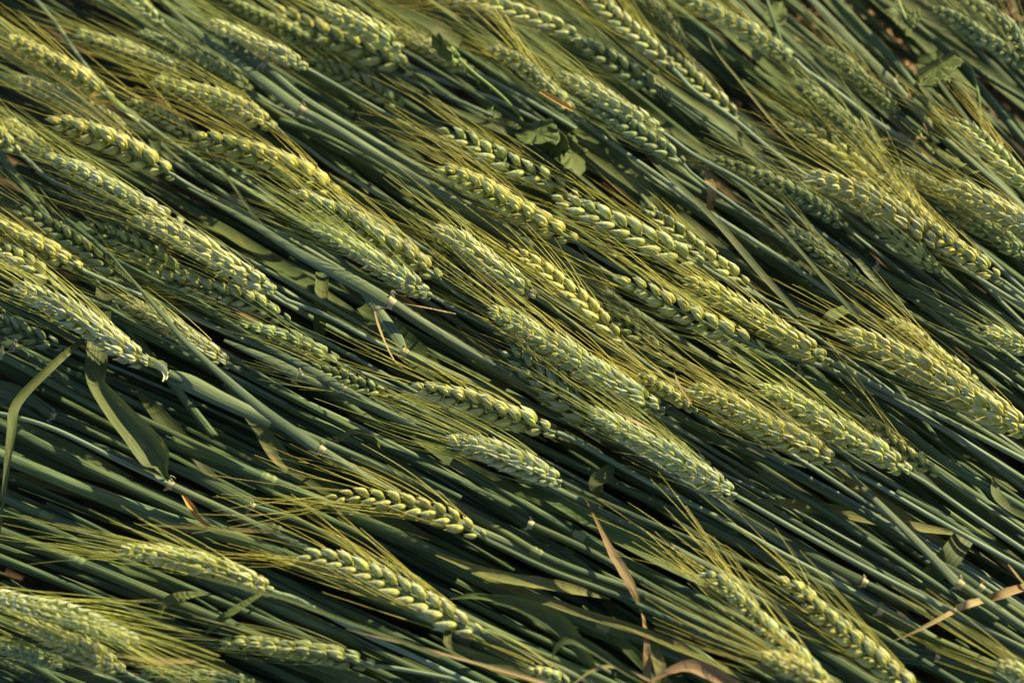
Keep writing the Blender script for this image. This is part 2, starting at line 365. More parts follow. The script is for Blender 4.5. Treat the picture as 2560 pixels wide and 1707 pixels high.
E([(-120,255),(-60,295),(0,343),(46,383)], 56, PL, 15, 3, 'y', [(60,392),(126,448),(250,510)], 12, 'ear cut by the left edge with only its last grains showing high up')
E([(190,85),(270,108),(345,135),(420,165),(480,184)], 62, SL, 60, 2, 'p', [(520,199),(610,235),(700,275),(850,340)], 13, 'soft pale ear lying across the top left, its neck running right')
E([(350,82),(430,120),(500,155),(560,190),(628,228)], 52, SL, 35, 2, 'g', [(660,250),(730,290)], 11, 'narrow green ear right beside the soft pale ear at top left')
E([(270,-60),(320,-15),(365,28),(405,62)], 46, PL, 30, 3, 'p', [(430,84),(500,120),(620,190)], 10, 'short ear end hanging in from the top edge at the left')
E([(385,200),(455,222),(540,247),(610,277),(688,322)], 72, SL, 55, 3, 'y', [(705,330),(760,365),(850,430),(1003,520)], 11, 'yellow fanned ear above the pair of collared sheaths in the upper left')
E([(525,58),(600,90),(660,120),(715,145),(766,172)], 62, SL, 70, 3, 'p', [(788,184),(926,264),(1003,306),(1117,364),(1300,450)], 12, 'pale stubby ear with a long straight straw behind the upper collars')
E([(560,-5),(620,28),(690,62),(750,95),(800,113)], 56, PL, 30, 2, 'g', [(830,122),(940,165),(1060,215),(1250,300)], 11, 'green ear under the golden awns at the top, left of the broad chevron ear')
E([(320,255),(365,272),(420,302),(470,340),(512,376)], 50, PL, 10, 2.3, 'y', None, 10, 'loose small-grained ear between the withered neck and the long plump ear')
E([(490,338),(560,360),(640,387),(720,418),(800,460),(860,503)], 86, PL, 20, 3, 'y', [(874,512),(926,540),(1003,585),(1100,650)], 12, 'long plump ear in the upper left with a bright upper row of grains')
E([(690,20),(770,68),(840,98),(920,128),(1000,162),(1036,176)], 84, PL, 0, 2, 'p', [(1056,182),(1117,207),(1200,235),(1270,264),(1400,330)], 12, 'broad two-rowed ear at the top, blurred, with both grain rows flat')
E([(800,12),(860,48),(930,80),(1005,128)], 76, SL, 75, 3, 'p', [(1037,145),(1117,195),(1194,241),(1320,318),(1454,398),(1584,486)], 15, 'plump pale ear at the top whose long straw crosses the lobed weed leaf')
E([(960,72),(1020,95),(1080,125),(1140,160),(1184,180)], 60, SL, 50, 2, 'p', [(1200,188),(1320,252),(1450,330)], 12, 'ear at the top half covered by the weed shoot')
E([(775,150),(860,190),(940,230),(1005,272)], 62, PL, 10, 1.2, 'g', None, 11, 'dark shaded ear under the straws in the upper middle')
# top middle
E([(1105,2),(1180,6),(1250,22),(1320,45),(1400,74),(1452,96)], 70, PL, 40, 3, 'y', [(1470,111),(1546,153),(1623,199),(1700,253),(1890,383)], 12, 'golden ear along the top edge, tip pointing straight left')
E([(1440,95),(1500,135),(1570,180),(1660,235)], 72, PL, -10, 2.3, 'g', None, 11, 'shaded ear hanging below the straw of the golden top-edge ear')
E([(1440,-50),(1500,10),(1545,52),(1600,98),(1645,138),(1680,172)], 66, PL, 25, 3, 'y', [(1700,192),(1737,230),(1829,295),(1940,386),(2060,470)], 13, 'plump ear coming in from the top edge right of the golden ear')
E([(1655,118),(1700,160),(1740,205),(1790,250),(1848,294)], 56, PL, 15, 2, 'y', [(1871,318),(1930,370)], 10, 'ear with a single clear grain row just right of the straw at top centre')
E([(1605,-15),(1650,30),(1688,80),(1715,130)], 44, SL, 50, 2.3, 'g', None, 10, 'small blurred green ear end at the top, between two yellow ears')
E([(1690,-18),(1770,28),(1850,66),(1905,100),(1950,130),(1990,152)], 66, PL, 35, 3, 'y', [(2013,176),(2090,230),(2185,302),(2243,340),(2369,444)], 13, 'long yellow ear at the top right of centre with a straight grey straw')
E([(1225,120),(1290,150),(1340,195),(1390,240),(1438,288)], 62, PL, 35, 3, 'y', [(1456,304),(1477,321),(1546,371),(1661,451),(1737,509),(1850,580)], 12, 'ear carrying the orange dead floret near the top middle')
E([(1395,190),(1470,225),(1540,270),(1600,300),(1655,332)], 76, SL, 70, 3, 'p', [(1682,350),(1737,390),(1837,444),(1940,509),(2060,590)], 13, 'dense pale ear right of the ear with the orange floret')
E([(1480,262),(1560,310),(1620,350),(1680,388),(1708,410)], 62, PL, 15, 3, 'g', [(1725,430),(1757,455),(1871,536),(1960,600)], 9, 'green ear with spaced lower grains under the dense pale ear at top centre')
E([(1100,328),(1160,350),(1220,385),(1290,420),(1370,455),(1440,497)], 80, PL, 20, 3, 'y', None, 11, 'long plump ear in the centre top, upper one of three stepped ears')
E([(1100,420),(1165,447),(1230,487),(1300,530),(1380,572),(1440,604)], 82, PL, 30, 3, 'y', [(1460,618),(1510,650),(1600,695),(1756,752)], 12, 'plump golden ear in the centre top, lower one of three stepped ears')
E([(1385,498),(1450,523),(1520,555),(1600,592),(1670,627),(1755,664)], 86, PL, 20, 3, 'y', [(1778,680),(1795,690),(1870,730),(1940,764),(2080,830)], 12, 'largest two-rowed ear right of the centre with pale straw')
E([(1605,512),(1650,553),(1700,590),(1760,640),(1830,690),(1880,726)], 70, PL, 40, 2, 'y', None, 11, 'ear pressed along the upper side of the largest two-rowed ear')
E([(1780,398),(1860,425),(1930,455),(2000,490),(2060,530),(2115,572)], 56, PL, 20, 2, 'g', None, 11, 'dull thin ear buried in awns left of the big golden pair at right')
# top right
E([(2062,122),(2120,165),(2160,205),(2205,245),(2248,292)], 52, SL, 45, 2, 'g', [(2273,312),(2300,345),(2327,378)], 9, 'narrow grey-green ear beside the thick straws at upper right')
E([(2325,18),(2390,50),(2450,90),(2510,128),(2560,175)], 56, PL, 15, 3, 'g', None, 11, 'blurred green two-rowed ear right of the bindweed leaf')
E([(2405,-10),(2470,38),(2520,78),(2556,130),(2580,195)], 66, PL, 30, 3, 'g', None, 11, 'blurred green ear in the top right corner')
E([(1985,200),(2040,240),(2100,290),(2150,332),(2212,400)], 58, SL, 45, 2.3, 'g', None, 11, 'soft dull ear between the long grey straw and the feathery ear')
E([(1970,308),(2060,350),(2110,390),(2160,432),(2220,480),(2285,532)], 66, PL, 30, 2, 'y', None, 12, 'yellow ear half hidden behind the big golden ear at right')
E([(2035,288),(2130,350),(2200,412),(2250,470),(2295,535)], 60, SL, 60, 2, 'p', None, 12, 'feathery pale ear above the big golden pair at right')
E([(2020,440),(2090,462),(2160,492),(2230,535),(2290,577),(2355,628)], 96, SL, 60, 3, 'y', [(2388,653),(2403,669),(2480,718),(2560,768)], 13, 'big golden ear, the brightest at right, with a thick grain stack')
E([(2200,440),(2280,520),(2330,573),(2390,620),(2450,665),(2510,704)], 66, PL, 25, 3, 'y', None, 12, 'slimmer golden ear running along the big golden ear at right')
E([(2190,560),(2250,600),(2300,642),(2350,678)], 64, SL, 60, 2.3, 'g', [(2368,700),(2460,760),(2560,826)], 15, 'shaded ear under the base of the big golden ear')
E([(2225,420),(2290,447),(2340,482),(2400,530),(2480,582),(2570,645)], 64, SL, 55, 2, 'g', None, 12, 'dull ear in shade between the golden pair and the right edge')
E([(2370,465),(2430,490),(2490,522),(2560,562),(2640,610)], 80, SL, 60, 3, 'y', None, 12, 'golden ear running out of the right edge in the upper part')
E([(2380,303),(2430,335),(2480,380),(2530,430),(2600,490)], 66, SL, 40, 3, 'y', None, 12, 'yellow ear below the bindweed stalk at the right edge')
# left middle
E([(-80,535),(0,570),(50,595),(110,622),(160,650),(202,672)], 74, PL, 45, 3, 'y', [(215,680),(329,730),(383,750),(540,820),(700,887)], 13, 'yellow ear at the left edge with a straw passing over the shaded row')
E([(45,530),(110,557),(180,602),(250,650),(300,692),(335,724)], 72, PL, 5, 2, 'g', None, 11, 'two-rowed ear tucked behind the yellow ear at the left edge')
E([(-60,590),(20,635),(70,663),(110,690),(150,716)], 66, PL, 40, 3, 'y', [(170,728),(260,765),(380,830)], 10, 'ear at the left edge just above the crumpled-neck ear')
E([(40,715),(110,750),(190,792),(260,840),(320,882),(372,912)], 86, SL, 60, 3, 'p', [(421,938),(560,1002),(700,1062),(860,1130)], 24, 'wilted ear with a crumpled neck at lower left', wither=[(330,885),(372,906),(405,915),(414,932),(408,950)], sheath=True)
E([(285,745),(350,772),(420,812),(490,860),(545,893),(576,914)], 66, SL, 60, 2, 'p', [(600,926),(620,936),(700,975),(850,1045)], 13, 'ear crossed by the long straight leaf at left')
E([(215,563),(280,590),(340,620),(400,655),(465,697)], 72, PL, 0, 2.3, 'g', None, 11, 'shaded two-rowed ear between the yellow left ear and the dense pale ear')
E([(365,690),(430,705),(510,722),(590,742),(650,767),(722,804)], 68, PL, 10, 2, 'y', [(745,816),(773,830),(860,880),(960,935)], 10, 'ear with neat oval grains under the dense pale ear at left')
E([(345,550),(420,577),(500,620),(570,663),(640,705),(686,730)], 86, SL, 75, 3, 'p', [(705,742),(723,753),(811,787),(926,848),(1003,883),(1150,950)], 12, 'dense pale ear in the left middle with a white-green straw')
E([(590,808),(660,830),(730,852),(800,885),(858,914)], 68, PL, 50, 2, 'g', [(888,925),(960,955),(1100,1020)], 10, 'grey-green ear right of the long straight leaf')
E([(775,918),(850,940),(910,965),(970,987)], 48, PL, 10, 2.3, 'g', None, 9, 'small shaded ear below the grey-green ear')
E([(-10,790),(50,828),(100,850),(158,868)], 62, PL, 5, 1.2, 'g', None, 10, 'dark ear in shade at the left edge')
# centre
E([(740,480),(800,518),(880,555),(950,600),(1020,643),(1098,697)], 82, PL, 20, 3, 'y', [(1112,710),(1160,745),(1260,800)], 11, 'plump ear left of centre with its bright row on the upper side')
E([(775,565),(850,602),(920,645),(990,690),(1050,725),(1078,740)], 76, SL, 60, 3, 'p', [(1100,752),(1117,762),(1200,805),(1330,870)], 10, 'pale fanned ear directly above the big ribbed sheath')
E([(1085,573),(1150,605),(1210,650),(1270,693),(1340,745)], 82, SL, 65, 3, 'p', [(1362,757),(1393,780),(1480,840),(1600,910)], 12, 'dense ear in the very centre of the field')
E([(1075,640),(1140,690),(1200,730),(1250,770),(1295,805)], 60, PL, 5, 2.3, 'g', None, 10, 'green two-rowed ear leading into the long yellow ear')
E([(1230,775),(1300,815),(1380,862),(1450,907),(1530,957),(1600,1000),(1664,1024)], 92, SL, 55, 3, 'y', [(1690,1038),(1714,1051),(1814,1105),(1940,1165),(2080,1240)], 16, 'longest yellow ear, below the centre')
E([(1035,965),(1110,985),(1190,1010),(1270,1040),(1340,1065),(1388,1082)], 76, PL, 20, 3, 'y', [(1405,1085),(1470,1118),(1623,1206),(1768,1279),(1940,1375),(2080,1450)], 13, 'plump ear below the centre left of the shaded large-grained ear')
E([(1125,1098),(1190,1118),(1260,1142),(1330,1172),(1404,1206)], 78, SL, 50, 3, 'p', [(1425,1216),(1485,1245),(1623,1306),(1780,1370),(1940,1444),(2060,1510)], 15, 'pale ear above the dry brown leaf')
E([(1490,758),(1560,808),(1620,858),(1680,900),(1728,924)], 64, PL, 0, 2.3, 'g', [(1745,930),(1787,952),(1850,985)], 10, 'shaded green two-rowed ear right of the centre')
E([(1280,628),(1345,670),(1400,715),(1460,765),(1510,815),(1554,856)], 78, PL, 40, 3, 'y', [(1570,876),(1584,887),(1650,935),(1718,980),(1820,1040)], 13, 'ear just right of the very centre, pointing steeply up')
E([(1550,700),(1610,725),(1680,765),(1750,802),(1830,838),(1908,873)], 82, PL, 15, 3, 'y', [(1925,880),(2050,915),(2150,960),(2300,1040)], 14, 'two-rowed ear right of centre with swollen separate grains')
E([(1715,698),(1790,735),(1860,777),(1930,820),(2000,865),(2075,903)], 86, SL, 60, 3, 'y', [(2100,915),(2128,930),(2204,971),(2357,1044),(2560,1150)], 14, 'dense yellow ear right of the swollen-grained ear')
E([(1260,878),(1310,912),(1360,957),(1410,1000),(1460,1042),(1515,1080)], 88, PL, 5, 2.3, 'g', None, 12, 'large-grained ear below the longest yellow ear')
E([(1480,1028),(1560,1075),(1620,1110),(1680,1142),(1760,1192),(1840,1240)], 86, SL, 60, 3, 'p', [(1870,1256),(1890,1268),(2000,1330),(2128,1400),(2300,1490),(2560,1620)], 14, 'dense pale ear below the longest yellow ear, ending above bare straws')
E([(1570,1033),(1640,1083),(1700,1125),(1740,1150),(1782,1170)], 44, SL, 40, 2, 'p', [(1800,1180),(1880,1220)], 10, 'thin ear peeping over the dense pale ear below the centre')
E([(1595,935),(1660,975),(1700,1000),(1742,1032)], 52, PL, 35, 3, 'y', [(1760,1044),(1776,1055),(1850,1097),(1940,1150),(2060,1215)], 12, 'short ear leaning on the base of the longest yellow ear')
E([(1730,968),(1800,1000),(1870,1040),(1940,1080),(2010,1112),(2092,1158)], 86, SL, 50, 3, 'y', [(2116,1172),(2166,1197),(2373,1317),(2560,1421)], 13, 'golden ear right of the short ear, with a jointed neck')
E([(1900,968),(1970,1000),(2040,1042),(2120,1090),(2190,1130),(2272,1182)], 86, SL, 55, 3, 'p', [(2300,1198),(2325,1214),(2440,1295),(2560,1375)], 14, 'pale golden ear at right with a white ring below it')
E([(2155,1045),(2210,1082),(2260,1130),(2345,1185)], 58, PL, 15, 2, 'y', None, 11, 'half-hidden ear behind the white-ringed ear')
# right middle
E([(1965,573),(2020,602),(2060,635),(2110,675),(2160,712)], 58, SL, 50, 2, 'g', [(2180,722),(2204,737),(2290,790)], 9, 'small green ear alone among straws at right')
E([(2115,833),(2190,862),(2270,905),(2350,948),(2430,1000),(2500,1040),(2580,1085)], 96, SL, 60, 3, 'y', None, 13, 'long thick golden ear reaching the right edge')
E([(2220,798),(2290,842),(2340,890),(2400,930),(2450,965)], 58, SL, 40, 2, 'y', None, 11, 'narrow yellow ear along the thick golden ear at right')
E([(2460,823),(2520,850),(2600,890)], 62, SL, 50, 2, 'p', None, 11, 'ear tip at the right edge above the thick golden ear')
# bottom
E([(300,1375),(380,1385),(460,1400),(540,1420),(610,1445),(678,1476)], 82, SL, 70, 3, 'p', [(700,1484),(735,1494),(800,1526),(900,1580),(1000,1625)], 13, 'whitish ear lying nearly level at lower left')
E([(345,1605),(250,1565),(170,1535),(90,1518),(10,1500),(-90,1475)], 66, SL, 60, 3, 'p', None, 11, 'ear pointing the other way, tip to the right, at lower left', back=True, awns=.55)
E([(50,1552),(130,1590),(200,1620),(260,1650),(308,1676)], 76, SL, 60, 2, 'p', [(322,1686),(380,1712),(500,1750)], 12, 'ear in the bottom left corner with a round yellow base')
E([(555,1605),(640,1610),(720,1622),(800,1633),(880,1650),(934,1664)], 78, PL, 60, 2, 'g', [(955,1666),(1003,1672),(1150,1700),(1320,1740)], 12, 'level green-gold ear at the bottom edge')
E([(355,1680),(450,1690),(550,1697),(650,1712)], 56, SL, 60, 1.2, 'g', None, 10, 'dark ear at the very bottom edge left of the level ear')
E([(-20,1615),(60,1635),(120,1650),(175,1665)], 50, SL, 60, 1.2, 'g', None, 10, 'bluish shaded ear behind the corner ear at bottom left')
E([(820,1247),(890,1241),(960,1250),(1030,1266),(1100,1286),(1160,1316),(1210,1345)], 74, PL, 20, 3, 'y', [(1225,1355),(1251,1367),(1374,1425),(1546,1490),(1700,1560),(1900,1640)], 16, 'arched plump ear alone in the lower middle, awns fanned left')
E([(755,1390),(830,1400),(910,1430),(990,1470),(1070,1512),(1140,1556),(1200,1584)], 84, PL, 15, 3, 'y', [(1218,1578),(1240,1587),(1355,1635),(1470,1680),(1600,1740)], 17, 'long two-rowed ear at the bottom, grains in a clear chevron')
E([(1750,1433),(1810,1460),(1860,1510),(1910,1562),(1970,1622),(2045,1692),(2080,1725)], 72, PL, 35, 3, 'y', None, 12, 'ear at the bottom right with awns fanned upward', awns=.5)
E([(1950,1448),(2005,1480),(2050,1530),(2110,1582),(2180,1640),(2255,1700),(2310,1745)], 78, PL, 30, 3, 'y', None, 12, 'fat-grained ear nearest the bottom right corner', awns=.5)
E([(1905,1636),(1970,1663),(2030,1692),(2090,1730)], 74, SL, 50, 4, 'y', None, 12, 'ear tip rising from the bottom edge between two upright ears')
E([(1320,1672),(1380,1690),(1440,1720)], 48, PL, 30, 2, 'y', None, 11, 'small ear tip at the bottom edge beside the curled leaf')
E([(2495,1655),(2560,1690),(2620,1725)], 62, SL, 50, 3, 'y', None, 12, 'ear tip in the bottom right corner')

GE = 'wheat plants with ears lying in the mown swath'
for i, (pts, w, kind, roll, l, tint, stem, sw, label, k) in enumerate(EARS):
    rng = random.Random(100 + i); z = LZ(l) + rng.uniform(-.002, .002)
    if k.get('back'):
        far = stem = [(-100, 1472), (-200, 1440)]
    elif stem is None:
        x, y = pts[-1]; a = math.atan2(y - pts[-2][1], x - pts[-2][0]) * .5 + field(x, y) * .5
        stem = [(x + 45 * math.cos(a), y + 45 * math.sin(a)), (x + 150 * math.cos(a), y + 150 * math.sin(a))]; zs = max(z - .012, .022)
    else: zs = max(min(z - .010, .064), .030)
    st = stem if k.get('wither') else [pts[-1]] + list(stem)
    rows = stem_path(st, z - .001, zs, 180 if k.get('back') else 1150, rng)
    base = P(*rows[-1]); pl = root('wheat_plant', base, label, 'wheat plant', GE)
    smb = MB(); p, rad = stem_mb(smb, rows, sw * .92, sw * 1.15); smb.build('stem', M['stem_pale'] if sw < 14.5 else M['stem'], pl, base)
    kd = roll if rng.random() < .5 else -roll
    make_ear(pl, base, pts, w, kind, kd if abs(roll) < 45 else roll, z, tint, rng, k.get('awns', .56 if l < 3 else .72), .85 if l < 3 else 1.0)
    if k.get('wither'):
        wp = k['wither']; mb = MB()
        for q in range(4):
            o = [(x + rng.uniform(-7, 7), y + rng.uniform(-7, 7)) for x, y in wp]
            leaf_mb(mb, o, [8, 16, 14, 10, 4], z + rng.uniform(-.003, .006), [rng.uniform(-60, 60), rng.uniform(-120, 120), rng.uniform(-90, 160)], .5, rng, .2)
        mb.build('withered_bract', HUSK['p'], pl, base)
    if k.get('sheath'):
        mb = MB(); leaf_mb(mb, [(418, 934), (470, 955), (560, 1000), (680, 1055)], [28, 46, 40, 32], z - .001, 5, -.4, rng, .02)
        mb.build('sheath', M['sheath'], pl, base)

# ------------------------------------------------------------------ collared stems: blade (narrow end first, px widths) up to the collar, then the sheathed stem
STEMS = []
def S(blade, bw, stem, sw, l, label, mat='stem', **k): STEMS.append((blade, bw, stem, sw, l, label, mat, k))
S([(470,470),(620,553),(760,640),(880,702),(974,756)], [6,18,26,36,34], [(976,757),(1090,830),(1232,915),(1320,967)], 28, 3.5, 'big ribbed sheath with a cream collar and brown-edged blade left of the centre', 'sheath', drop=.022)
S([(830,615),(920,742),(985,832),(1010,877)], [8,24,30,18], [(1010,880),(1150,945),(1320,1010)], 20, 3.0, 'stem with a small collar just below the big ribbed sheath', 'sheath', drop=.02)
S([(560,850),(680,903),(748,940)], [8,26,32], [(750,941),(900,1005),(1079,1090),(1320,1195)], 20, 2.7, 'stem with a cream collar left of the plump lower-centre ear, upper of two', 'sheath')
S([(560,812),(740,905),(856,970)], [6,20,24], [(858,972),(1000,1048),(1150,1110),(1320,1190)], 20, 2.8, 'stem with a knobbed cream collar below the grey-green ear', 'sheath')
S([(270,630),(400,780),(480,870),(640,1010),(796,1122)], [4,12,16,24,30], [(803,1125),(1003,1241),(1320,1380),(1500,1460)], 22, 3.6, 'stem whose long straight leaf crosses an ear, torn cream collar at its end', 'sheath', drop=.04)
S([(413,-20),(520,65),(600,125),(658,166)], [10,18,24,24], [(660,168),(760,250),(900,335),(1080,440),(1300,560)], 23, 3.1, 'thick straw with the upper collar in the upper left', 'sheath')
S([(385,-20),(500,85),(640,190),(754,276)], [8,14,24,30], [(756,278),(850,330),(1003,425),(1200,540)], 24, 3.2, 'thick straw with the lower collar and flat sheath in the upper left', 'sheath')
S([(-60,790),(0,848),(34,868)], [10,22,20], [(36,870),(226,984),(400,1070),(574,1150)], 19, 1.9, 'straw with a cream collar at the left edge under the dark ear')
S([(-80,845),(-20,878),(2,886)], [16,22,22], [(4,888),(230,1010),(400,1095),(620,1200)], 21, 1.7, 'straw starting at the left edge collar below another collar')
S([(-60,945),(40,975),(132,1036)], [10,28,30], [(134,1040),(260,1095),(383,1150),(560,1230)], 18, 1.3, 'dim straw with a wide frayed collar at left below the bent leaf')
S([(-40,1040),(30,1065),(77,1094)], [10,24,26], [(79,1096),(200,1150),(320,1205),(480,1270)], 17, 1.2, 'dim straw with a small collar beside the bent leaf foot')
S([(1130,1195),(1240,1255),(1322,1306)], [4,9,12], [(1326,1311),(1480,1382),(1650,1478),(1800,1555)], 20, 2.2, 'straw with a curled cream collar left of the dry brown leaf')
S([(1850,1282),(2000,1372),(2152,1452)], [6,18,28], [(2160,1456),(2330,1540),(2560,1650)], 20, 2.3, 'straw with a split collar above the two upright ears at bottom right')
S([(2105,1165),(2230,1290),(2330,1392),(2394,1456)], [6,18,22,26], [(2398,1460),(2480,1515),(2590,1590)], 23, 2.8, 'straw with a folded golden collar at lower right', 'sheath')
S([(1960,1400),(2080,1455),(2195,1524)], [6,16,20], [(2199,1527),(2300,1580),(2480,1660)], 20, 1.8, 'straw with a small dark collar above the corner ear')
S([(2320,1390),(2390,1425),(2448,1466)], [6,14,18], [(2451,1469),(2520,1515),(2600,1570)], 20, 2.0, 'straw with a crumbled collar touching the tan cross leaf')
S([(1975,-50),(2040,12),(2130,105),(2231,206)], [10,20,22,24], [(2233,208),(2290,275),(2340,330),(2420,400)], 20, 2.6, 'thick grey straw with a cream collar at the upper right', 'sheath')
S([(2185,295),(2243,340),(2300,388),(2368,444)], [16,20,22,22], [(2370,446),(2450,500),(2560,570)], 18, 1.8, 'straw ending in a cream collar amid awns at right')
S([(2100,600),(2150,640),(2188,672)], [4,10,16], [(2190,674),(2330,760),(2450,852),(2570,935)], 22, 2.0, 'grey straw with a frayed collar below the small lone ear')
S([(1850,860),(1930,900),(1994,934)], [8,30,30], [(1996,936),(2100,985),(2204,1035),(2380,1165),(2560,1272)], 23, 2.2, 'bluish straw with a brown collar right of the swollen-grained ear')
S([(330,1125),(480,1185),(560,1225),(628,1264)], [8,26,30,30], [(630,1266),(760,1310),(900,1390)], 19, 1.6, 'dim straw with a ragged collar left of the arched ear')
S([(1920,1570),(2060,1600),(2220,1625),(2335,1642)], [8,40,52,46], [(2340,1643),(2450,1680),(2560,1730)], 18, 1.2, 'broad dim leaf sheath behind the bottom right ears')
S([(860,-60),(940,0),(1010,50),(1060,95)], [8,14,20,16], [(1064,98),(1200,190),(1330,285)], 16, 1.8, 'straw dropping in from the top edge left of the weed shoot')
S([(1420,560),(1480,600),(1530,640)], [4,10,14], [(1534,642),(1680,690),(1850,770)], 14, 1.6, 'thin green straw under the largest two-rowed ear')
S([(330,1168),(380,1188),(423,1210)], [10,16,18], [(426,1213),(560,1275),(700,1342),(860,1412),(1003,1482)], 21, 2.5, 'pale thin straw entering a sheath at the foot of the broad spotted leaf', 'sheath', neck=[(-60,1022),(50,1045),(153,1080),(295,1150),(430,1214)])
GS = 'wheat straws with leaf collars'
def make_stem(name, blade, bw, stem, sw, l, label, mat, rng, group, knots=(), ext=1100, drop=.008, neck=None):
    z = LZ(l); rows = stem_path(stem, z, max(z - drop, .022), ext, rng); base = P(*rows[-1])
    r = root(name, base, label, 'wheat straw', group)
    mb = MB(); p, rad = stem_mb(mb, rows, sw, sw * 1.1); mb.build('stem', M[mat], r, base)
    if blade:
        mb = MB(); zb = np.linspace(z - .004, z + .002, len(blade)); leaf_mb(mb, blade, bw, zb, [rng.uniform(-14, 14), rng.uniform(-8, 8), 0], -.30, rng, .03)
        mb.build('leaf_blade', M['sheath'] if mat == 'sheath' else M['stem'], r, base)
        collar(r, base, p[0], p[2] - p[0], rad[0] * .98, rng)
    if neck:
        mb = MB(); stem_mb(mb, np.c_[np.array(neck, float), np.full(len(neck), z + .001)], 11, 13); mb.build('neck', M['stem_pale'], r, base)
    for xy in knots:
        c, d, i = nearest(p, xy, z); knuckle(r, base, c, d, rad[i])
    return r
for i, (blade, bw, stem, sw, l, label, mat, k) in enumerate(STEMS):
    make_stem('wheat_straw', blade, bw, stem, sw, l, label, mat, random.Random(900 + i), GS, drop=k.get('drop', .008), neck=k.get('neck'))

# bare straws that show, some with node joints
BARE = [
 ([(60,-30),(84,-5),(140,60),(184,125),(245,203)], 10, 2.6, 'stem_pale', (), 'thin pale straw at top left running down to the withered neck'),
 ([(20,-40),(145,42),(290,145),(375,215),(475,270),(640,370)], 13, 2.0, 'stem', (), 'green straw crossing the soft pale ear at top left'),
 ([(165,548),(230,600),(302,657),(478,748),(700,885),(900,985)], 13, 3.0, 'stem', (), 'green straw lying above the long straight leaf, left of centre'),
 ([(430,1100),(550,1148),(670,1199),(770,1241),(1003,1340),(1200,1430)], 27, 1.9, 'stem', ((670,1199),), 'stout straw with a swollen joint left of the arched ear'),
 ([(1130,1155),(1240,1218),(1343,1280),(1443,1337),(1530,1387),(1650,1444),(1800,1520)], 22, 2.0, 'stem', ((1443,1337),), 'straw with the upper pale joint beside the dry brown leaf'),
 ([(1100,1250),(1240,1321),(1343,1382),(1431,1421),(1584,1476),(1700,1530)], 21, 2.3, 'stem', ((1343,1382),), 'straw with the lower pale joint beside the dry brown leaf'),
 ([(1300,1325),(1416,1379),(1520,1440)], 22, 0.7, 'stem', ((1416,1379),), 'shaded straw with a dark joint between the two pale joints'),
 ([(1380,1500),(1508,1566),(1640,1620),(1800,1690)], 23, 1.2, 'stem', ((1508,1566),), 'dim straw with a ringed joint near the bottom edge'),
 ([(-20,1225),(60,1270),(111,1291),(268,1360),(420,1420)], 26, 1.2, 'stem', ((111,1291),), 'bluish straw with a hooked joint at lower left'),
 ([(-30,1125),(30,1150),(210,1222),(420,1298),(610,1352),(760,1410)], 34, 2.0, 'stem', (), 'broad bright green sheath at lower left'),
 ([(-20,1050),(90,1107),(250,1185),(420,1262),(540,1320),(700,1390)], 30, 1.7, 'stem', (), 'broad green sheath above the bright green one at lower left'),
 ([(-40,1325),(100,1372),(230,1409),(380,1450),(540,1500)], 29, 1.1, 'stem', (), 'dim flat straw above the whitish level ear'),
 ([(560,905),(620,937),(800,1030),(964,1116),(1120,1190)], 19, 1.8, 'stem', (), 'straight green straw between the torn collar and the knobbed collar'),
 ([(2060,-40),(2090,0),(2243,165),(2340,290),(2440,400)], 20, 2.5, 'stem', (), 'grey straw left of the bindweed leaf, parallel to the collared one'),
 ([(2150,-40),(2197,0),(2342,107),(2440,210),(2560,355)], 21, 2.3, 'stem', (), 'thick straw passing under the bindweed leaf'),
 ([(2380,130),(2425,168),(2560,249),(2650,310)], 15, 2.2, 'stem', (), 'straw right of the bindweed leaf pointing to the right edge'),
 ([(1905,-40),(1917,0),(1952,105),(1975,170)], 10, 3.2, 'stem', (), 'thin upright straw at the top over the long yellow ear'),
 ([(1930,-30),(1970,5),(2060,75),(2166,153),(2300,240)], 13, 2.3, 'stem', (), 'thin straw above bare brown ground at upper right'),
 ([(2460,1080),(2330,1000),(2250,950),(2130,880)][::-1], 18, 1.8, 'stem', (), 'straw under the thick golden ear at right'),
 ([(2040,640),(2180,730),(2354,833),(2480,905),(2600,980)], 17, 2.0, 'stem', (), 'green straw running below the small lone ear to the right edge'),
 ([(1640,420),(1760,490),(1900,570),(2060,680),(2200,770)], 18, 1.9, 'stem', (), 'green straw below the dull thin ear'),
 ([(1500,560),(1450,530),(1380,480),(1280,420)][::-1], 16, 1.4, 'stem', (), 'straw between the upper two of the stepped ears'),
 ([(2240,1230),(2350,1290),(2470,1370),(2600,1460)], 18, 2.1, 'stem', (), 'straw below the white-ringed ear'),
 ([(1900,1180),(2050,1270),(2200,1370),(2350,1470),(2500,1570)], 20, 1.9, 'stem', (), 'straw running from below the golden ear to the lower right'),
 ([(1850,1225),(2010,1320),(2200,1430),(2400,1540)], 18, 2.1, 'stem', (), 'straw just above the split collar straw'),
 ([(1650,1120),(1830,1220),(2010,1330),(2180,1430)], 17, 1.7, 'stem', (), 'straw under the dense pale ear lower right of centre'),
 ([(880,330),(1003,395),(1150,480),(1300,560)], 22, 1.6, 'stem', (), 'thick bluish straw right of the collars in the upper left'),
 ([(640,250),(800,350),(950,430),(1100,520)], 17, 1.7, 'stem', (), 'straw under the lower collar in the upper left'),
 ([(700,300),(820,345),(950,415),(1100,500),(1250,590)], 15, 2.1, 'stem', (), 'slim straw crossing below the thick collared pair'),
]
for i, (pts, w, l, mat, kn, label) in enumerate(BARE):
    make_stem('bare_straw', None, None, pts, w, l, label, mat, random.Random(1500 + i), 'bare wheat straws in the swath', kn)

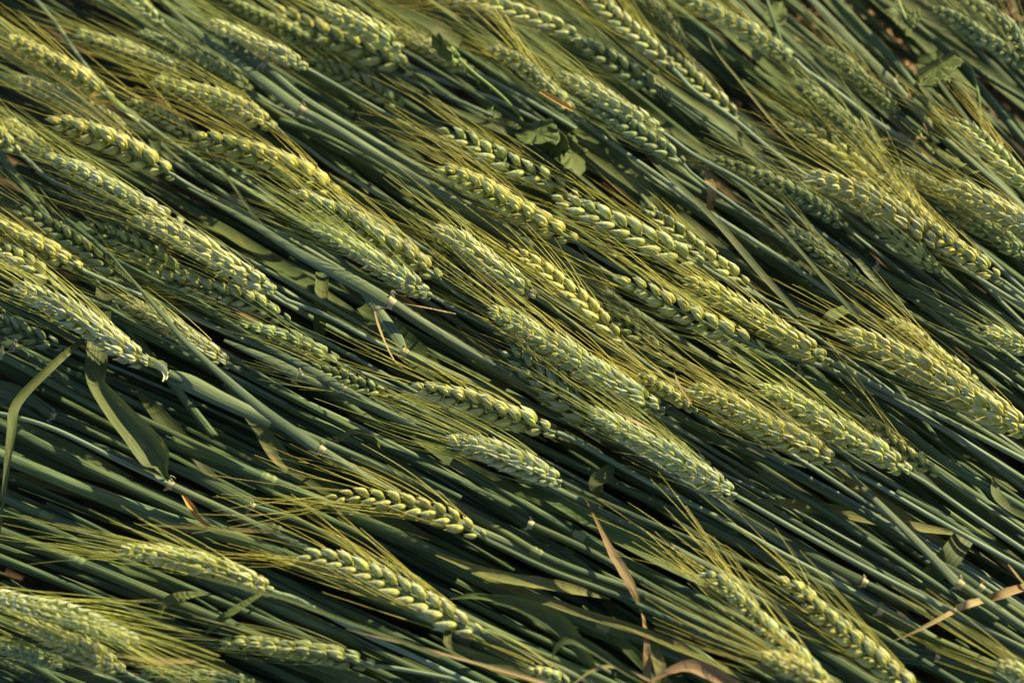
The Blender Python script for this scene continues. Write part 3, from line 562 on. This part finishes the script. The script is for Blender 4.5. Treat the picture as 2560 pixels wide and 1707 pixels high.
# ------------------------------------------------------------------ leaves one can tell apart
LEAVES = [
 ([(0,1345),(12,1220),(28,1090),(42,1008),(130,915),(210,846)], [8,19,24,25,22,12], 3.3, [65,35,-20,-50,-25], 'leaf_olive', 'leaf bent like an elbow at the left edge'),
 ([(264,715),(248,830),(240,925),(245,960)], [42,52,54,30], 2.2, [0,10,5], 'leaf_olive', 'upright green leaf strip hanging behind the wilted ear'),
 ([(222,925),(240,962),(290,1025),(340,1080),(372,1118),(398,1150),(406,1172),(424,1212)], [26,40,58,70,78,72,26,8], 2.8, [35,14,4,-4,-8,-14,10,30], 'leaf_olive', 'broad spotted leaf tapering to a folded collar at lower left'),
 ([(934,764),(942,800),(958,845),(985,900),(1006,918)], [2,6,7,5,3], 3.3, [0,40,20], 'leaf_tan', 'small dry curled leaf tip left of the centre'),
 ([(905,765),(985,840),(1060,905),(1130,965)], [30,66,62,20], 1.4, [10,0,-10], 'leaf', 'wide dark leaf under the ribbed sheath'),
 ([(1200,1000),(1245,965),(1305,925)], [44,44,38], 1.9, [0,10], 'leaf_olive', 'short leaf strip lying crosswise left of the longest yellow ear'),
 ([(806,680),(802,760),(798,835)], [32,34,30], 1.3, [0,8], 'leaf_olive', 'upright leaf strip in shade below the dense pale ear'),
 ([(1465,1248),(1500,1320),(1530,1380),(1560,1430),(1590,1490),(1602,1525)], [3,10,21,26,19,7], 2.4, [0,15,-10,20,50], 'leaf_dry', 'dry brown leaf in the lower middle'),
 ([(1604,1520),(1614,1580),(1618,1650),(1616,1720)], [8,12,22,24], 1.6, [40,10,0], 'leaf_dry', 'brown leaf foot going down to the bottom edge'),
 ([(1632,1610),(1645,1650),(1655,1690),(1662,1725)], [24,36,30,12], 1.7, [0,20,10], 'leaf_yellow', 'short pale green leaf beside the brown leaf foot'),
 ([(1538,1150),(1518,1180),(1492,1203),(1494,1225),(1512,1250)], [6,34,40,30,6], 2.3, [30,10,-30,-50], 'leaf_olive', 'small twisted green leaf above the dry brown leaf'),
 ([(1290,1195),(1400,1255),(1550,1340),(1700,1420),(1820,1485)], [14,36,42,38,12], 1.9, [0,-5,5], 'leaf', 'flat dark green leaf running under the dry brown leaf'),
 ([(1090,1385),(1240,1438),(1390,1464),(1525,1496)], [8,30,34,4], 2.0, [0,15,10], 'leaf_yellow', 'orange-streaked leaf left of the dry brown leaf'),
 ([(1180,1430),(1300,1478),(1450,1530),(1640,1590),(1750,1640)], [8,20,24,22,10], 1.8, [20,-10,0], 'leaf_yellow', 'yellowing leaf below the orange-streaked one'),
 ([(1506,1552),(1580,1574),(1670,1612),(1780,1655),(1900,1712)], [2,10,16,16,12], 2.7, [20,40,10], 'leaf_yellow', 'yellow leaf with a pale tip near the bottom edge'),
 ([(1190,1492),(1290,1507),(1390,1553),(1440,1605),(1490,1680)], [14,34,48,44,22], 2.6, [0,-10,-30,-40], 'leaf', 'broad leaf arching over at the bottom edge'),
 ([(1382,1642),(1398,1612),(1430,1598),(1485,1622),(1570,1680),(1620,1710)], [8,18,24,24,16,8], 3.2, [60,20,-20,0], 'leaf', 'curled light green leaf hooking over the arching leaf'),
 ([(1430,1712),(1480,1676),(1530,1664),(1590,1684),(1640,1706)], [4,9,11,10,6], 3.0, [40,10,-20], 'leaf_tan', 'tan curled leaf at the bottom edge'),
 ([(1620,1705),(1680,1674),(1730,1664),(1790,1690),(1870,1730)], [4,22,34,36,24], 2.9, [30,0,-20], 'leaf_dry', 'brown dead leaf at the bottom edge'),
 ([(865,1572),(1000,1605),(1150,1646),(1320,1694),(1430,1726)], [2,7,11,12,10], 3.3, [0,35,10], 'leaf_tan', 'long leaf with a tan edge below the chevron ear'),
 ([(480,1435),(600,1466),(700,1492),(820,1536),(1000,1602),(1100,1640)], [3,8,11,12,12,10], 4.3, [0,30,10], 'leaf', 'narrow leaf laid over the whitish level ear'),
 ([(1124,1550),(1120,1580),(1120,1608),(1150,1622),(1220,1648),(1330,1685)], [14,17,22,22,24,18], 2.9, [0,10,-30,0], 'leaf', 'leaf with a sharp bend under the chevron ear'),
 ([(1125,1495),(1185,1489),(1250,1500),(1330,1528)], [5,16,18,14], 2.4, [0,20,0], 'leaf', 'short grey leaf right of the chevron ear'),
 ([(2415,1335),(2372,1395),(2315,1455)], [52,58,50], 1.5, [0,10,0], 'leaf_olive', 'wide leaf strip crossing under the lower right straws'),
 ([(2236,1600),(2300,1572),(2370,1535),(2400,1520)], [2,9,13,12], 2.3, [0,20], 'leaf_tan', 'pointed tan leaf lying across at lower right'),
 ([(2390,1522),(2425,1508),(2458,1500)], [18,20,18], 3.0, [0,8], 'leaf_tan', 'torn tan leaf piece over the golden collar straw'),
 ([(2460,1500),(2510,1483),(2580,1462)], [16,26,22], 1.9, [0,20], 'leaf_dry', 'brown leaf piece at the right edge'),
 ([(2520,1410),(2545,1440),(2575,1475)], [2,7,8], 3.0, [0,40], 'leaf_tan', 'pale dry tip near the right edge'),
 ([(2486,1196),(2492,1235),(2530,1270),(2590,1305)], [16,28,24,12], 2.0, [35,0,-10], 'leaf_olive', 'folded green leaf at the right edge below the bluish straw'),
 ([(1900,1250),(2000,1262),(2120,1285),(2260,1312),(2410,1335)], [8,30,36,30,12], 1.4, [0,10], 'leaf_yellow', 'dim level leaf with yellow spots at lower right'),
 ([(2070,612),(2130,640),(2190,702),(2260,765)], [3,16,20,8], 2.3, [50,20,0], 'weed', 'bright green leaf tip curving at right'),
 ([(1538,285),(1580,345),(1660,430),(1785,548),(1900,680),(2000,790)], [3,10,14,20,20,16], 2.9, [0,25,10], 'leaf', 'long slanting leaf crossing right of the centre'),
 ([(1845,455),(1900,520),(1985,610),(2068,707),(2150,800)], [2,8,11,12,10], 3.0, [0,25,10], 'leaf', 'thin slanting leaf over the small lone ear'),
 ([(1772,92),(1790,130),(1850,205),(1935,310),(2000,380)], [2,5,8,10,8], 3.1, [0,30,10], 'leaf_yellow', 'thin dry-tipped leaf in the upper right of centre'),
 ([(1428,10),(1480,50),(1560,125),(1700,235),(1810,310),(1890,385)], [2,5,9,20,26,28], 2.7, [0,20,5], 'leaf', 'long pale-edged leaf descending from the top edge'),
 ([(1440,320),(1510,370),(1590,450),(1650,530),(1700,600)], [30,44,42,34,10], 2.2, [0,10,-10], 'leaf', 'wide blue-green leaf with an orange mark in the upper middle'),
 ([(950,0),(1020,25),(1090,65),(1150,110)], [30,44,42,28], 1.9, [0,10], 'leaf', 'blue-green blunt leaf at the top edge left of the weed'),
 ([(1230,220),(1240,300),(1330,330),(1480,410)], [10,30,36,14], 1.3, [0,10], 'leaf', 'dim blue leaf behind the lobed weed leaf'),
 ([(930,175),(1010,215),(1120,270),(1240,318),(1330,350)], [2,8,14,26,30], 2.4, [0,20,0], 'leaf', 'long leaf with an orange tip in the upper middle'),
 ([(435,505),(520,390),(560,430),(640,545),(720,620)][1:], [2,7,9,10], 2.9, [0,20], 'leaf', 'thin leaf tip behind the long plump ear'),
 ([(360,270),(385,335),(400,400),(440,430)], [4,34,10,3], 2.4, [10,-20,10], 'leaf', 'dark leaf hanging from the withered neck'),
 ([(425,680),(520,740),(640,800),(800,890)], [4,14,12,6], 2.0, [20,0], 'leaf_dry', 'rusty leaf stripe beside the leaf-crossed ear'),
 ([(455,1235),(480,1270),(500,1300),(535,1322)], [4,18,14,6], 1.9, [10,20], 'orange', 'small orange dead leaf at lower left'),
 ([(340,1310),(450,1316),(560,1322),(700,1330)], [2,10,12,10], 2.7, [20,0], 'leaf_yellow', 'narrow level leaf above the whitish ear'),
 ([(398,1555),(410,1510),(450,1490),(520,1482)], [6,22,24,8], 2.2, [30,0,20], 'leaf', 'curled grey leaf below the whitish ear'),
 ([(515,1585),(550,1550),(610,1510),(660,1480)], [6,22,18,6], 2.0, [20,0], 'leaf', 'small slanting leaf under the base of the whitish ear'),
 ([(310,1640),(360,1645),(430,1652),(520,1650)], [4,20,16,3], 2.1, [20,-20], 'leaf_dry', 'brown shred right of the corner ear'),
 ([(340,975),(400,1040),(470,1120),(550,1210)], [10,38,40,14], 1.0, [0,10], 'leaf_olive', 'dim broad leaf in the dark hollow at left'),
 ([(560,960),(640,1060),(700,1140),(770,1200)], [10,30,44,12], 1.2, [0,-10], 'leaf_olive', 'dim leaf below the torn collar straw'),
 ([(800,1130),(880,1080),(930,1095),(960,1130)], [6,16,16,3], 1.8, [10,30], 'leaf_yellow', 'curled yellow leaf edge above the arched ear'),
 ([(1055,740),(1002,757),(1060,768),(1140,785)][1:], [2,5,6], 3.0, [0,40], 'leaf_tan', 'pink-tan leaf tip beside the ribbed sheath'),
 ([(2265,215),(2290,270),(2328,345)], [2,7,6], 2.9, [0,30], 'leaf_dry', 'thin rusty leaf on the upper right straws'),
 ([(2195,348),(2260,346),(2330,345)], [8,8,6], 2.4, [0,10], 'leaf_dry', 'thin brown stalk lying level at upper right'),
 ([(2365,445),(2410,435),(2450,428)], [14,16,4], 2.6, [0,20], 'leaf_yellow', 'pale leaf stub at the cream collar amid awns'),
 ([(1765,430),(1780,480),(1770,535)], [18,26,16], 1.8, [0,20], 'leaf_dry', 'brown shred in the dark gap right of the top middle'),
 ([(2060,820),(2080,790),(2118,772)], [26,34,28], 2.8, [0,15], 'leaf', 'torn leaf scrap at the tip of the thick golden ear'),
 ([(1350,228),(1395,254),(1432,276)], [10,14,10], 4.75, [0,10], 'orange', 'orange dead floret stuck on an ear near the top middle'),
 ([(1545,1030),(1590,1055),(1650,1085)], [4,10,3], 4.1, [0,40], 'leaf_tan', 'pinkish dry leaf on the dense pale ear below the centre'),
 ([(1685,930),(1700,965),(1730,1012)], [2,7,9], 4.0, [0,30], 'leaf_tan', 'dry tip standing over the short ear'),
]
for i, (pts, ws, l, tw, mat, label) in enumerate(LEAVES):
    rng = random.Random(2500 + i); k = len(pts); z = LZ(l) + np.sin(np.linspace(0, math.pi, k)) * .004
    if mat not in ('orange',): z[-1] -= .006
    gut = .8 if mat == 'orange' else (.62 if 'broad spotted' in label else rng.uniform(.12, .4))
    mb = MB(); p = leaf_mb(mb, pts, ws, z, tw, gut, rng, .08, tears=.0 if mat in ('leaf', 'orange', 'weed', 'leaf_olive') else .12)
    o = mb.build('wheat_leaf', M[mat], None, p[-1]); o.location = p[-1]; tag(o, label, 'leaf', 'loose wheat leaves')

# ------------------------------------------------------------------ weeds
def outline_leaf(name, pts, z, tilt, mat, parent, base, seed, ring=10):
    """leaf with an own outline: rings from the midpoint outwards, puckered and tilted, 0.3 mm thick."""
    rng = random.Random(seed); q = np.asarray(pts + [pts[0]], float); rows = []
    d = [np.array([0.0])]; n = len(pts) * 5
    t = np.linspace(0, len(pts), n + 1); out = np.stack([np.interp(t, range(len(pts) + 1), q[:, i]) for i in range(2)], 1)
    jag = np.array([[noise.noise(Vector((i * .9, k * 7.0, seed))) * 7 for k in range(2)] for i in range(n)]); out[:-1] += jag; out[-1] = out[0]
    c = out[:-1].mean(0); g = []
    for k in range(ring):
        f = k / (ring - 1); r = c + (out - c) * f; row = []
        for j, (x, y) in enumerate(r):
            a = j / n * 2 * math.pi
            nz = noise.noise(Vector((x * .045, y * .045, seed))) * .0036 + noise.noise(Vector((x * .12, y * .12, seed + 5))) * .0016 + .0012 * abs(math.sin(a * 4 + seed)) * f
            zz = z + tilt[0] * (x - c[0]) * .0002 + tilt[1] * (y - c[1]) * .0002 + nz
            row.append(P(x, y, zz))
        g.append(row)
    mb = MB(); mb.grid(np.array(g), np.stack(np.meshgrid(np.linspace(0, 3, n + 1), np.linspace(0, 1, ring)), -1))
    o = mb.build(name, M[mat], parent, base); s = o.modifiers.new('thickness', 'SOLIDIFY'); s.thickness = .0003
    return o
def vine(name, pts, w, z, parent, base, mat='vine'):
    z = np.broadcast_to(np.asarray(z, float), (len(pts),)); mb = MB(); stem_mb(mb, np.c_[np.array(pts, float), z], w, w, 7); return mb.build(name, M[mat], parent, base)
b = P(1310, 310, .03); r = root('weed_plant', b, 'broadleaf weed shoot with a lobed leaf between ears in the upper middle', 'weed', None)
vine('stem', [(1129,119),(1150,150),(1186,184),(1225,215),(1263,249),(1285,275),(1312,312)], 8, [.092,.094,.094,.088,.08,.074,.06], r, b)
outline_leaf('leaf', [(1078,112),(1080,80),(1092,98),(1097,80),(1108,102),(1122,125),(1140,152),(1118,155),(1098,140)], .094, (1, -2), 'weed', r, b, 3)
outline_leaf('leaf', [(1135,118),(1146,134),(1150,152),(1138,158),(1130,142)], .096, (1, 1), 'vine', r, b, 4)
outline_leaf('leaf', [(1280,325),(1286,306),(1318,312),(1352,300),(1380,294),(1396,330),(1400,345),(1392,362),(1370,355),(1335,362),(1308,360),(1292,345)], .078, (1, 2), 'weed', r, b, 5)
outline_leaf('leaf', [(1408,350),(1420,336),(1438,340),(1446,365),(1470,375),(1462,392),(1464,425),(1448,444),(1432,424),(1408,420),(1402,395),(1408,372)], .074, (-2, 2), 'weed', r, b, 6)
outline_leaf('leaf', [(1335,335),(1376,315),(1412,338),(1424,368),(1404,398),(1376,384),(1350,362)], .076, (2, -1), 'weed', r, b, 16)
vine('tendril', [(1235,262),(1228,280),(1238,290),(1232,300),(1222,296)], 4, .072, r, b)
b = P(2453, 335, .03); r = root('bindweed_plant', b, 'bindweed with an arrow-shaped leaf on thick straws at upper right', 'weed', None)
vine('stem', [(2405,155),(2428,172),(2438,205),(2446,240),(2450,285),(2454,340)], 8, [.072,.072,.070,.068,.064,.06], r, b)
vine('stem', [(2378,195),(2410,208),(2442,228)], 6, .070, r, b)
outline_leaf('leaf', [(2290,160),(2300,122),(2322,113),(2345,110),(2368,122),(2395,142),(2412,155),(2390,172),(2378,190),(2374,206),(2352,200),(2340,216),(2310,218),(2292,214),(2291,188)], .074, (3, 4), 'weed', r, b, 8)
b = P(2270, 60, .03); r = root('bindweed_plant', b, 'blurred weed shoot with small leaves at the top edge near the bindweed', 'weed', None)
vine('stem', [(2240,-10),(2255,25),(2268,52),(2285,70)], 7, .085, r, b)
outline_leaf('leaf', [(2262,30),(2285,28),(2298,20),(2300,48),(2290,62),(2272,56)], .088, (1, 1), 'weed', r, b, 9)
outline_leaf('leaf', [(2210,25),(2240,20),(2262,60),(2285,80),(2290,105),(2262,85),(2230,50)], .076, (-1, 1), 'weed', r, b, 10)
b = P(2330, 390, .03); r = root('weed_plant', b, 'dark curled weed below the narrow grey-green ear', 'weed', None)
vine('stem', [(2278,318),(2298,330),(2306,350),(2318,368),(2330,380)], 7, .072, r, b)
outline_leaf('leaf', [(2265,330),(2285,318),(2300,330),(2290,345),(2270,345)], .068, (1, 1), 'weed', r, b, 11)
outline_leaf('leaf', [(2330,310),(2342,288),(2352,320),(2375,345),(2380,380),(2360,372),(2345,350)], .066, (1, -2), 'weed', r, b, 12)
outline_leaf('leaf', [(2330,350),(2372,365),(2420,360),(2450,392),(2420,410),(2385,425),(2350,405)], .060, (-1, 2), 'weed', r, b, 13)
outline_leaf('leaf', [(1905,40),(1930,10),(1955,5),(1970,40),(1955,65),(1925,70)], .05, (1, 2), 'weed', r, b, 14)

# ------------------------------------------------------------------ straws and leaves of the lower layers
GAPS = [(1990, -30, 2030, 40), (2535, -20, 2600, 50)]
def lie(rng, x, y, ln):
    pts = [(x, y)]; off = rng.gauss(0, .048 if rng.random() < .88 else .17); a = field(x, y) + off
    for _ in range(int(ln / 110)):
        a = field(x, y) + off; off += rng.gauss(0, .006); x += 110 * math.cos(a); y += 110 * math.sin(a); pts.append((x, y))
    return pts
def clear(pts):
    return not any(x0 < x < x1 and y0 < y < y1 for x, y in pts for x0, y0, x1, y1 in GAPS)
rng = random.Random(41); made = 0; tries = 0
while made < 235 and tries < 4000:
    tries += 1
    f = ((made * .6180339) % 1)                           # spread across the lie of the crop
    x = rng.uniform(-1300, 1900); y = -900 + f * 2500 + rng.uniform(-20, 20) + x * .15
    pts = lie(rng, x, y, rng.uniform(1500, 2900))
    if not clear(cr(pts, 60)): continue
    if not any(-50 < a < 2610 and -50 < c < 1757 for a, c in pts): continue
    z = .010 + .038 * rng.random() ** .8; w = rng.uniform(14, 25) if rng.random() < .72 else rng.uniform(8, 13)
    zz = z + np.cumsum([rng.gauss(0, .0008) for _ in pts]); zz = np.clip(zz, .006, .050)
    mb = MB(); p, rad = stem_mb(mb, np.c_[np.array(pts), zz], w, w * rng.uniform(.9, 1.2), 13)
    o = mb.build('lower_straw', M['stem'], None, p[-1]); o.location = p[-1]
    tag(o, 'green wheat straw lying in the lower layer, half covered by others', 'wheat straw', 'straws of the lower layer')
    if rng.random() < .35:
        i = rng.randrange(12, len(p) - 12); knuckle(o, p[-1], p[i], p[i + 1] - p[i - 1], rad[i], 'joint')
    made += 1
made = 0; tries = 0
while made < 150 and tries < 3000:
    tries += 1
    f = ((made * .6180339 + .3) % 1); x = rng.uniform(-500, 2300); y = -600 + f * 2250 + (x - 800) * .1
    pts = lie(rng, x, y, rng.uniform(450, 1000))
    if not clear(cr(pts, 60)) or not any(-50 < a < 2610 and -50 < c < 1757 for a, c in pts): continue
    z = .016 + .036 * rng.random(); w = rng.uniform(20, 44); k = len(pts)
    zz = np.clip(z + np.cumsum([rng.gauss(0, .002) for _ in pts]), .006, .054)
    mb = MB(); p = leaf_mb(mb, pts, [3, w * .7, w, w, w * .6, 5], zz, [rng.uniform(-35, 35), rng.uniform(-25, 25), rng.uniform(-35, 35)], .2, rng, .05)
    o = mb.build('lower_leaf', M[rng.choice(('leaf',) * 22 + ('leaf_yellow',) * 2 + ('leaf_dry',) * (1 if z < .035 else 0) + ('leaf_olive',) * 6)], None, p[-1]); o.location = p[-1]
    tag(o, 'dim wheat leaf lying among the straws of the lower layer', 'leaf', 'leaves of the lower layer'); made += 1
# the mat beneath, past counting, reaching well beyond the picture
rng = random.Random(77); mb = MB()
for i in range(1700):
    x = rng.uniform(-3000, 4200); y = rng.uniform(-2200, 2900); pts = lie(rng, x, y, rng.uniform(700, 1500))
    if not clear(cr(pts, 60)): continue
    w = rng.uniform(13, 24); k = len(pts); z = rng.uniform(-.036, .022); zz = np.clip(z + np.cumsum([rng.gauss(0, .001) for _ in pts]), -.04, .026)
    q = cr(np.c_[np.array(pts), zz], k * 2); p = np.array([P(*a) for a in q]); mb.tube(p, w * .5 * .000215, 6, u0=rng.uniform(0, 5))
tag(mb.build('wheat_mat', M['stem']), 'dark mat of flattened wheat straw under everything', 'straw mat', None, 'stuff')
mb = MB()
for i in range(420):
    cx, cy = rng.choice(((2020, 20), (2040, 60), (2230, 110), (2550, 60), (2480, 110), (1990, -60), (2560, -60), (2300, -40))); x = cx + rng.gauss(0, 70); y = cy + rng.gauss(0, 60); a = rng.uniform(0, math.pi); ln = rng.uniform(25, 110)
    z = rng.uniform(-.047, -.03); pts = [(x + ln * (t - .5) * math.cos(a), y + ln * (t - .5) * math.sin(a), z + .004 * math.sin(t * 3)) for t in (0, .33, .66, 1)]
    mb.tube(np.array([P(*q) for q in cr(pts, 8)]), rng.uniform(.0007, .0020), 5, u0=rng.uniform(0, 5), flat=.6)
tag(mb.build('straw_litter', M['straw']), 'brown straw litter on the bare soil at upper right', 'straw litter', None, 'stuff')
